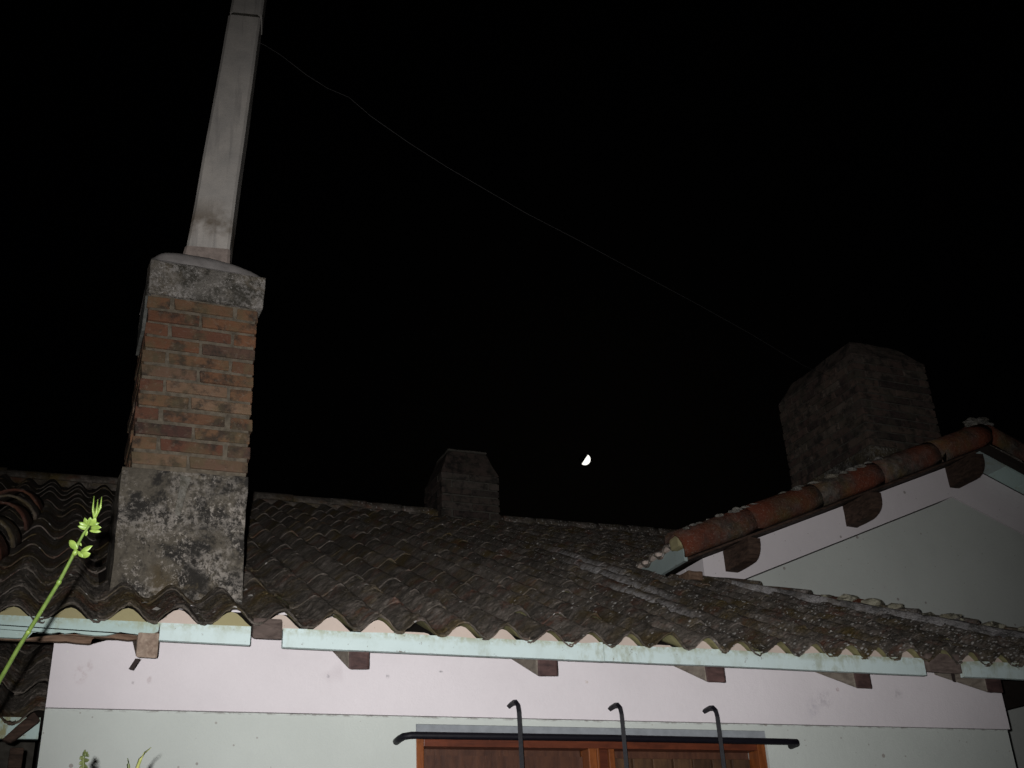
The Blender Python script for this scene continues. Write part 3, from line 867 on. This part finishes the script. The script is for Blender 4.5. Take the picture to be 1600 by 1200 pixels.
# roof slabs: mint painted boards below, tiles above
ghroof = None
for sgn in (-1, 1):
    xe = AX + sgn*(AX-EX)
    y0, y1 = GYV+.02, 4.7
    bm = bmesh.new(); z = lambda x: gz(x)
    hexa(bm, [(AX, y0, AZ-.075), (xe, y0, gz(xe)-.075), (xe, y1, gz(xe)-.075), (AX, y1, AZ-.075), (AX, y0, AZ-.02), (xe, y0, gz(xe)-.02), (xe, y1, gz(xe)-.02), (AX, y1, AZ-.02)])
    o = from_bm('roof', bm, M['deck'], gh)
    if sgn < 0: ghroof = o
    o['label'] = 'roof slope of the gabled wing toward the chimney' if sgn < 0 else 'roof slope of the gabled wing beyond the ridge'
    # soffit boards under the verge; on the near slope mint is darkened to imitate shade
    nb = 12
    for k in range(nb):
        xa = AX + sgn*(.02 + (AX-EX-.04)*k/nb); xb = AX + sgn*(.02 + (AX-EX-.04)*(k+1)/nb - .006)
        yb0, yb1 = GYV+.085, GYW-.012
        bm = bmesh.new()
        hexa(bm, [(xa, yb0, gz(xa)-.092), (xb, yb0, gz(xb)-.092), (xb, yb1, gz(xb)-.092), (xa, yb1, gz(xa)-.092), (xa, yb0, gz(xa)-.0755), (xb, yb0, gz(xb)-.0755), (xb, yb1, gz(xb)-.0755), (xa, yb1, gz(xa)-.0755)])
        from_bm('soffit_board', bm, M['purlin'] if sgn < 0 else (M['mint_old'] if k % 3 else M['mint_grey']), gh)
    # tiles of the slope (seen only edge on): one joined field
    fv, ff = [], []
    me = TILES_LO[0]
    ang = math.atan(gs)
    for r in range(8):
        for i in range(16):
            yy = GYV + .16 + i*TS
            s0 = (AX-EX)/math.cos(ang) - r*.40 + .04
            xx = AX + sgn*s0*math.cos(ang); zz = AZ - s0*math.sin(ang) + .045 + (.016 if r else 0)
            mw = Matrix.Translation((xx, yy, zz)) @ Matrix.Rotation(R(90)*sgn, 4, 'Z') @ Matrix.Rotation(ang-.03, 4, 'X')
            b = len(fv); fv += [mw @ v.co for v in me.vertices]; ff += [[b+q for q in p.vertices] for p in me.polygons]
    mesh('roof_tile_field', fv, ff, M['tile'], o, True, 'stuff', False)
    # half-round verge tiles
    nv = 5
    for k in range(nv):
        la = (AX-EX+.06)*(1-k/nv); lb = (AX-EX+.06)*(1-(k+1)/nv) - .05
        xa, xb = AX + sgn*la, AX + sgn*max(lb, 0)
        up = Vector((sgn*gs*.6, -.75, .8)).normalized()
        half_tile('verge_tile', (xa, GYV, gz(xa)+.008), (xb, GYV, gz(xb)+.007), .116, .1145, M['verge'] if 'verge' in M else M['tile_red'], o, up=up, seed=80+k+sgn, arc=math.pi*1.08, rough=.003)
    # lumps of pale mortar and lichen on the verge
    pts = []
    for k in range(30):
        q = (k+rng.random())/30
        if .35 < q < .45 and sgn < 0: continue
        xx = AX + sgn*(AX-EX)*(1-q*.62)
        pts.append((xx, GYV-.040+rng.uniform(-.03, .035), gz(xx)+.112+rng.uniform(-.008, .010)))
    lump('verge_mortar', pts, .034, M['mortar_pale'], o, 20+sgn, 2, .42)['kind'] = 'stuff'
# eave of the near slope: fascia and tile mouths
box('fascia_board', EX-.012, EX+.014, GYV-.03, 4.0, 1.012, 1.135, M['mint_grey'], gh)
for i in range(6):
    yy = GYV+.16+i*TS
    bm = bmesh.new(); hexa(bm, box_pts(EX-.028, EX+.06, yy-.062, yy+.062, 1.137, 1.178)); finish(bm, .02, .006, i, 1)
    from_bm('mortar_infill', bm, M['infill_pink'], ghroof)
bm = bmesh.new(); hexa(bm, box_pts(EX-.06, EX+.05, GYV-.075, GYV+.07, 1.10, 1.19)); finish(bm, .025, .008, 3, 1)
from_bm('mortar_infill', bm, M['infill_olive'], ghroof)
# rotted wood below the eave corner
bm = bmesh.new(); hexa(bm, box_pts(EX+.10, EX+.22, GYV+.12, GYW-.01, .93, 1.0)); finish(bm, .01, .012, 3, 2)
from_bm('beam_end', bm, M['oldwood'], gh)
# dark purlin ends
for (px, py) in ((1134, 893), (1323, 823), (1484, 761)):
    q = at_y(px, py, GYW-.01)
    zb, zt_ = q.z, gz(q.x)-.10
    prof = [(GYW+.06, zb), (GYV+.085, zb)] + [(GYV+.085-.125*math.sin(t1), zb+.125-.125*math.cos(t1)) for t1 in (.3, .6, .9, 1.2, 1.5)] + [(GYV-.04, max(zt_, zb+.15)), (GYW+.06, max(zt_, zb+.15))]
    bm = bmesh.new()
    va = [bm.verts.new((q.x, y, z)) for y, z in prof]; vb = [bm.verts.new((q.x+.10, y, z)) for y, z in prof]
    bm.faces.new(va); bm.faces.new(list(reversed(vb)))
    for k in range(len(prof)): bm.faces.new((va[k], va[(k+1) % len(prof)], vb[(k+1) % len(prof)], vb[k]))
    bmesh.ops.triangulate(bm, faces=[f for f in bm.faces if len(f.verts) > 4])
    finish(bm, 0, .006, px, 2)
    from_bm('beam_end', bm, M['purlin'], gh)
# ridge of the wing
k = 0; y = GYV-.02
while y < 4.6:
    half_tile('ridge_tile', (AX, y, AZ+.045), (AX, y+.42, AZ+.035), .115, .10, M['tile_red'] if k < 2 else M['tile'], ghroof, seed=130+k); y += .37; k += 1
lump('ridge_mortar', [(AX+.0, GYV-.02, AZ+.145), (AX+.09, GYV+.02, AZ+.13), (AX-.08, GYV, AZ+.12)], .075, M['mortar_pale'], ghroof, 9)

# broad chimney on the wing, its corner toward the camera
Y3 = 2.45
nc = at_y(1330, 551, Y3); rc = at_y(1453, 640, Y3)
X3a, X3b = nc.x, at_y(1449, 590, Y3).x
Y3b = at_x(1218, 645, X3a).y
ZS3 = nc.z - .01
ch3 = box('chimney', X3a+.012, X3b-.012, Y3+.012, Y3b-.012, .9, ZS3-.03, M['mortar_dark'], gh, 0, .004, 2, 3)
ch3['label'] = 'broad brick chimney rising from the gabled wing'
zp = at_y(1325, 692, Y3).z
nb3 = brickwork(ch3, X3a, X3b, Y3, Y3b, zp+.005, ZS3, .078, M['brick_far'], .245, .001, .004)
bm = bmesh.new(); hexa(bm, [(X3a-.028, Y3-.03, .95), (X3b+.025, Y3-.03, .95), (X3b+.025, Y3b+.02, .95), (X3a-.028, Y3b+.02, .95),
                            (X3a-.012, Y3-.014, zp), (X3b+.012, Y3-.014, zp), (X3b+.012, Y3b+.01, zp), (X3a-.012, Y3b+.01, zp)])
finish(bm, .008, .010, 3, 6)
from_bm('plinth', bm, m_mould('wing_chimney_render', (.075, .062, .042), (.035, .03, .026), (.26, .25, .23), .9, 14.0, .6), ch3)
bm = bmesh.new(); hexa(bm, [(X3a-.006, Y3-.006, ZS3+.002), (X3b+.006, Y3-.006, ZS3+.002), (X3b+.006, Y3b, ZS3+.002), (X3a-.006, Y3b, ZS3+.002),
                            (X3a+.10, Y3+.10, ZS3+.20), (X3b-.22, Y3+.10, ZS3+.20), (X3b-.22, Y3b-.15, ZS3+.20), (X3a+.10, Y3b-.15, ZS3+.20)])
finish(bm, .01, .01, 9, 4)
from_bm('shoulder', bm, m_brick('dimmed_cap_brick', .48, .5), ch3)  # colour lowered like the bricks below, for the fading light

# ================================================================== LOW WING AT THE LEFT
lw = thing('lean_to', (-.9, .6, GZ), 'low lean-to with a wavy tiled edge below the broken fascia at the house corner', 'lean-to')
LY = .05; LZ = -.302
lr = mesh('roof', [(-2.4, LY+.05, LZ-.09), (XL-.004, LY+.05, LZ-.09), (XL-.004, 1.9, LZ-.09+1.85*t_), (-2.4, 1.9, LZ-.09+1.85*t_)], [(0, 1, 2, 3)], M['deck'], lw)
for row in range(4):
    for i in range(-11, 1):
        x = .137 + i*TS*.98
        if x > .06 and row >= 0: pass
        jr = random.Random(row*7+i)
        o = bpy.data.objects.new('roof_tile', TILES[jr.randrange(8)])
        o.matrix_basis = Matrix.Translation((min(x, .05) if i == 0 and False else x-.0, LY + row*EXPO + jr.uniform(-.01, .01), LZ - AMP/2 + row*EXPO*t_ + (.018 if row else 0))) @ Matrix.Rotation(SL-.03, 4, 'X') @ Matrix.Rotation(jr.uniform(-.03, .03), 4, 'Y')
        put(o, lr)
box('fascia_board', -2.4, XL-.012, LY+.035, LY+.06, LZ-.118, LZ-.035, M['mint_old'], lw)
bm = bmesh.new(); hexa(bm, [(.010, LY-.01, -.43), (.045, LY-.01, -.445), (.045, LY+.03, -.445), (.010, LY+.03, -.43), (.115, LY-.012, -.318), (.148, LY-.012, -.352), (.148, LY+.03, -.352), (.115, LY+.03, -.318)])
finish(bm, .012, .006, 3, 1)
from_bm('batten', bm, M['purlin'], lw)['label'] = 'dark slipped batten across the fascia'
box('rafter', .045, .098, LY+.12, 1.4, -.52, -.44, M['purlin'], lw, .008)
box('wall', -2.4, XL-.02, 1.9, 2.1, GZ, .3, M['mortar_dark'], lw)  # back wall coloured dark to stand in for the shade under the roof
box('post', -2.1, -1.98, LY+.05, LY+.17, GZ, LZ-.12, M['rafter'], lw, .008)

# ================================================================== SMALL THINGS
# overhead wire from the flue to the wing's chimney
e0 = at_y(404, 66, .21); e1 = Vector((X3a-.004, Y3+.35, at_y(1262, 574, Y3+.25).z))
wp = []
for (px, py) in ((404, 66), (416, 72), (440, 87), (480, 118), (512, 138), (545, 152), (580, 182), (640, 224), (700, 262), (760, 297), (820, 332), (905, 376), (990, 422), (1080, 470), (1170, 520), (1255, 571)):
    # the vertical plane through both fixings
    d = ray(px, py); nrm = Vector((e1.y-e0.y, -(e1.x-e0.x), 0))
    wp.append(CAM + d*((e0-CAM).dot(nrm)/d.dot(nrm)))
bm = bmesh.new(); tube(bm, wp + [e1], .0018, 6)
meta(from_bm('overhead_wire', bm, M['wire'], None, True), 'thin wire hung from the cement flue to the broad chimney', 'wire')

# moon, its lit part and its dark part
md = 620.0; mc = CAM + MOON_DIR*md
rad = md*.0050
top = at_d(920.2, 712.0, md); bot = at_d(910.3, 727.0, md)
ax = (top-bot).normalized()                      # line between the horns
sd = MOON_DIR.cross(ax).normalized()
if sd.dot(RIGHT) < 0: sd = -sd
bm = bmesh.new(); nA, nB = 24, 24
def moon_half(a0, a1):
    vs, fs = [], []
    for i in range(nA+1):
        th = math.pi*i/nA
        for j in range(nB+1):
            ph = a0 + (a1-a0)*j/nB
            p = ax*math.cos(th) + (sd*math.cos(ph) - MOON_DIR*math.sin(ph))*math.sin(th)
            vs.append(p*rad)
    for i in range(nA):
        for j in range(nB):
            a = i*(nB+1)+j; fs.append((a, a+1, a+nB+2, a+nB+1))
    return vs, fs
moon = thing('moon', mc - sd*rad*.1, 'bright gibbous half moon in the black sky', 'moon')
cc = mc - sd*rad*.42
for nm, a0, a1, mt in (('lit_side', R(-90), R(92), M['moon']), ('dark_side', R(92), R(270), M['moon_dark'])):
    vs, fs = moon_half(a0, a1)
    mesh(nm, [cc+v for v in vs], fs, mt, moon, True)

# climbing shoot in front of the eave
def leafm(name, base, tip, wid, mat, parent, face=None, curl=.12, n=6):
    base, tip = Vector(base), Vector(tip); d = tip-base; L = d.length; d = d/L
    face = face or (CAM - base).normalized()
    s = d.cross(face).normalized(); nrm = s.cross(d).normalized()
    vs, fs = [], []
    for k in range(n+1):
        q = k/n; wv = wid*math.sin(math.pi*min(1, q*.93+.05))**.8*.5*(1 if q < 1 else .1)
        c = base + d*L*q - nrm*curl*L*(q*q)
        vs += [c - s*wv + nrm*wv*.25, c, c + s*wv + nrm*wv*.25]
    for k in range(n):
        a = 3*k; fs += [(a, a+1, a+4, a+3), (a+1, a+2, a+5, a+4)]
    o = mesh(name, vs, fs, mat, parent, True, None, False)
    so = o.modifiers.new('thick', 'SOLIDIFY'); so.thickness = .0012
    return o
SD = 2.4
root = at_d(-60, 1200, SD)
shoot = thing('climbing_shoot', (root.x-.1, root.y, GZ), 'bright green climbing shoot with young leaves crossing the eave', 'plant')
sp = [(root.x-.1, root.y+.02, GZ), (root.x-.08, root.y+.01, -1.8)]
line = [(-60, 1175), (-25, 1110), (0, 1062), (30, 1010), (60, 962), (92, 910), (112, 872), (122, 850), (131, 833), (139, 822), (146, 812)]
pts = [Vector(p) for p in sp] + [at_d(a, b, SD) for a, b in line]
bm = bmesh.new(); tube(bm, pts, [.006, .0058, .0052, .005, .0049, .0047, .0045, .0042, .0037, .0032, .0028, .0024, .0018], 8)
from_bm('stem', bm, M['stem'], shoot, True)
for (nx_, ny_) in ((117, 864), (92, 910), (44, 988)):
    c0 = at_d(nx_, ny_, SD); d0 = (at_d(nx_+4, ny_-7, SD)-c0)
    bm = bmesh.new(); tube(bm, [c0-d0*.6, c0-d0*.15, c0+d0*.2, c0+d0*.7], [.003, .0055, .0054, .003], 8)
    from_bm('stem_node', bm, M['leaf'], shoot, True)
def P(x, y, dd=0.0): return at_d(x, y, SD+dd)
fc = -FWD
for (a, b, wpx, lift) in (((121, 858), (107, 844), 11, .25), ((121, 861), (129, 871), 6, 0), ((124, 866), (143, 852), 8, .5), ((125, 867), (140, 866), 11, -.2), ((127, 853), (124, 847), 3, 0),
                    ((138, 826), (122, 822), 7, .3), ((138, 825), (124, 816), 7, .3), ((139, 824), (131, 810), 9, -.1), ((140, 822), (141, 809), 8, .1), ((141, 822), (149, 811), 10, -.2),
                    ((141, 824), (156, 824), 8, .2), ((140, 829), (157, 830), 6, .5), ((136, 829), (133, 838), 5, 0), ((142, 820), (155, 817), 5, .4)):
    f = (fc + UP*lift + RIGHT*rng.uniform(-.3, .3)).normalized()
    leafm('leaf', P(*a, rng.uniform(-.006, .006)), P(*b, -.004+rng.uniform(-.01, .01)), wpx*SD/FPX, M['leaf'], shoot, f)
for (pth, wpx) in (([(147, 812), (145, 797), (147, 775)], 3.2), ([(148, 812), (151, 800), (153, 780)], 3.2), ([(148, 812), (157, 793), (159, 776)], 3.4), ([(147, 811), (148.5, 803), (148.5, 793)], 2.4), ([(149, 810), (153.5, 800), (155, 789)], 2.4)):
    bm = bmesh.new(); p3 = [P(*q, k*.004) for k, q in enumerate(pth)]
    r = wpx*SD/FPX*.5; tube(bm, p3, [r*.6, r, r*.25], 6)
    from_bm('leaf_bud', bm, M['leaf'], shoot, True)

# grass blades and a weed standing in front of the wall
def blade(px, d, label, wpx, mat):
    b = [at_d(x, y, d) for x, y in px]; g0 = b[0]
    base = Vector((g0.x-.03, g0.y, GZ))
    ps = [base, base.lerp(g0, .5)+Vector((.02, 0, 0))] + b
    vs, fs = [], []
    n = len(ps)
    for k, p in enumerate(ps):
        w_ = wpx*d/FPX*.5*(1 if k < n-2 else (.75 if k == n-2 else .06))
        vs += [p - RIGHT*w_ + FWD*.002, p, p + RIGHT*w_ + FWD*.002] if k < n-2 else [p - (RIGHT*.6+UP*-.8)*w_*-1 + FWD*.002, p, p + (RIGHT*.6+UP*-.8)*w_*1.0 + FWD*.002]
    for k in range(n-1):
        a = 3*k; fs += [(a, a+1, a+4, a+3), (a+1, a+2, a+5, a+4)]
    o = mesh('grass_blade', vs, fs, mat, None, True, None, False)
    so = o.modifiers.new('thick', 'SOLIDIFY'); so.thickness = .001
    return meta(o, label, 'grass')
blade([(209, 1230), (214, 1200), (219, 1186), (225, 1175), (236, 1168)], 2.6, 'pale yellow grass blade bent over at its tip, low before the wall', 6, M['blade'])
blade([(202, 1230), (201, 1205), (200, 1195), (199.5, 1190), (199, 1185)], 2.6, 'short straight grass blade beside the bent pale one', 5, M['weed'])
wb = at_d(131, 1200, 2.6)
weed = thing('weed', (wb.x, wb.y, GZ), 'dull green budded weed stalk before the green wall', 'weed')
bm = bmesh.new(); tube(bm, [(wb.x, wb.y, GZ), (wb.x-.01, wb.y, -1.6), at_d(131, 1215, 2.6), at_d(130, 1185, 2.6), at_d(133, 1172, 2.6)], [.005, .005, .005, .004, .002], 6)
from_bm('stem', bm, M['weed'], weed, True)
for k, (x, y, x2, y2) in enumerate(((130, 1190, 124, 1194), (131, 1188, 138, 1188), (130, 1182, 125, 1186), (131, 1181, 136, 1176), (132, 1176, 138, 1182), (131, 1174, 132, 1182), (130, 1195, 136, 1200), (130, 1196, 124, 1203))):
    leafm('leaf', at_d(x, y, 2.6), at_d(x2, y2, 2.59), 6*2.6/FPX, M['weed'], weed, -FWD)
for k, (x, y) in enumerate(((132, 1182), (138, 1183))):
    bm = bmesh.new(); tube(bm, [at_d(132, 1176, 2.6), at_d(x, y-8-8*k*0, 2.6) if k == 0 else at_d(138, 1183, 2.6)], [.002, .001], 5); from_bm('sprig', bm, M['weed'], weed)

# dry flakes, chips and droppings lying on the roof
vs, fs = [], []
def roof_z(x, y):
    i = round(x/TS)
    xx = x - min((col_x(j) for j in range(i-2, i+3)), key=lambda c: abs(c-x))
    row = int((y+OV)/EXPO); q = ((y+OV)/EXPO) - row
    return plane_z(y) + AMP/2*math.cos(2*math.pi*xx/TS) + .020*(1-q) + .006
def flake(x, y, s):
    if .33 < x < .92 and y > .0 and y < .62: return
    z = roof_z(x, y); a = rng.uniform(0, 6.28); b = len(vs)
    n = 5
    for k in range(n):
        t2 = a + 6.283*k/n; r = s*rng.uniform(.6, 1.2)
        vs.append((x + r*math.cos(t2), y + r*math.sin(t2)*.7, z + r*math.sin(t2)*.33 + rng.uniform(.1, .8)*s))
    vs.append((x, y, z + s*.9))
    for k in range(n): fs.append((b+k, b+(k+1) % n, b+n))
for k in range(2600):
    x = 2.3 + 3.4*rng.random()**.6; y = -.36 + 2.9*rng.random()**1.9
    if y < HY1 and x > hip_x(y)-.1: continue
    if y >= HY1 and x > 4.0: continue
    dens = max(0.0, min(1.0, (x-2.6)/1.5)) * (1 if y < 1.0 else .5)
    if noise.noise(Vector((x*2.6, y*2.6, 4))) + .5*noise.noise(Vector((x*8, y*8, 1))) < .35 - .75*dens: continue
    flake(x, y, rng.choice((.002, .0025, .003, .003, .004, .0055)))
for k in range(60): flake(rng.uniform(-.2, 3), rng.uniform(-.35, 2.2), rng.choice((.003, .004, .006)))
for (px, py, s) in ((1093, 985, .022), (1190, 1000, .020), (1170, 995, .014), (918, 945, .016), (190, 912, .024), (205, 905, .016), (245, 938, .018), (228, 930, .02), (385, 915, .016), (392, 925, .014), (375, 930, .014), (310, 950, .014), (572, 918, .014), (700, 890, .01), (1040, 945, .014), (110, 905, .013)):
    d = ray(px, py); tt = math.tan(SL)
    kk = (-AMP/2 + .035 + tt*(CAM.y+OV) - CAM.z)/(d.z - tt*d.y); p = CAM + d*kk
    flake(p.x, p.y, s)
meta(mesh('debris', vs, fs, M['chip'], None, False, None, True), 'pale chips, flakes and dry leaf bits strewn over the mossy roof tiles', 'debris', None, 'stuff')
print('bricks', nb2, nb3, 'tiles', len(tl), 'gs', math.degrees(math.atan(gs)), 'AZ', AZ)
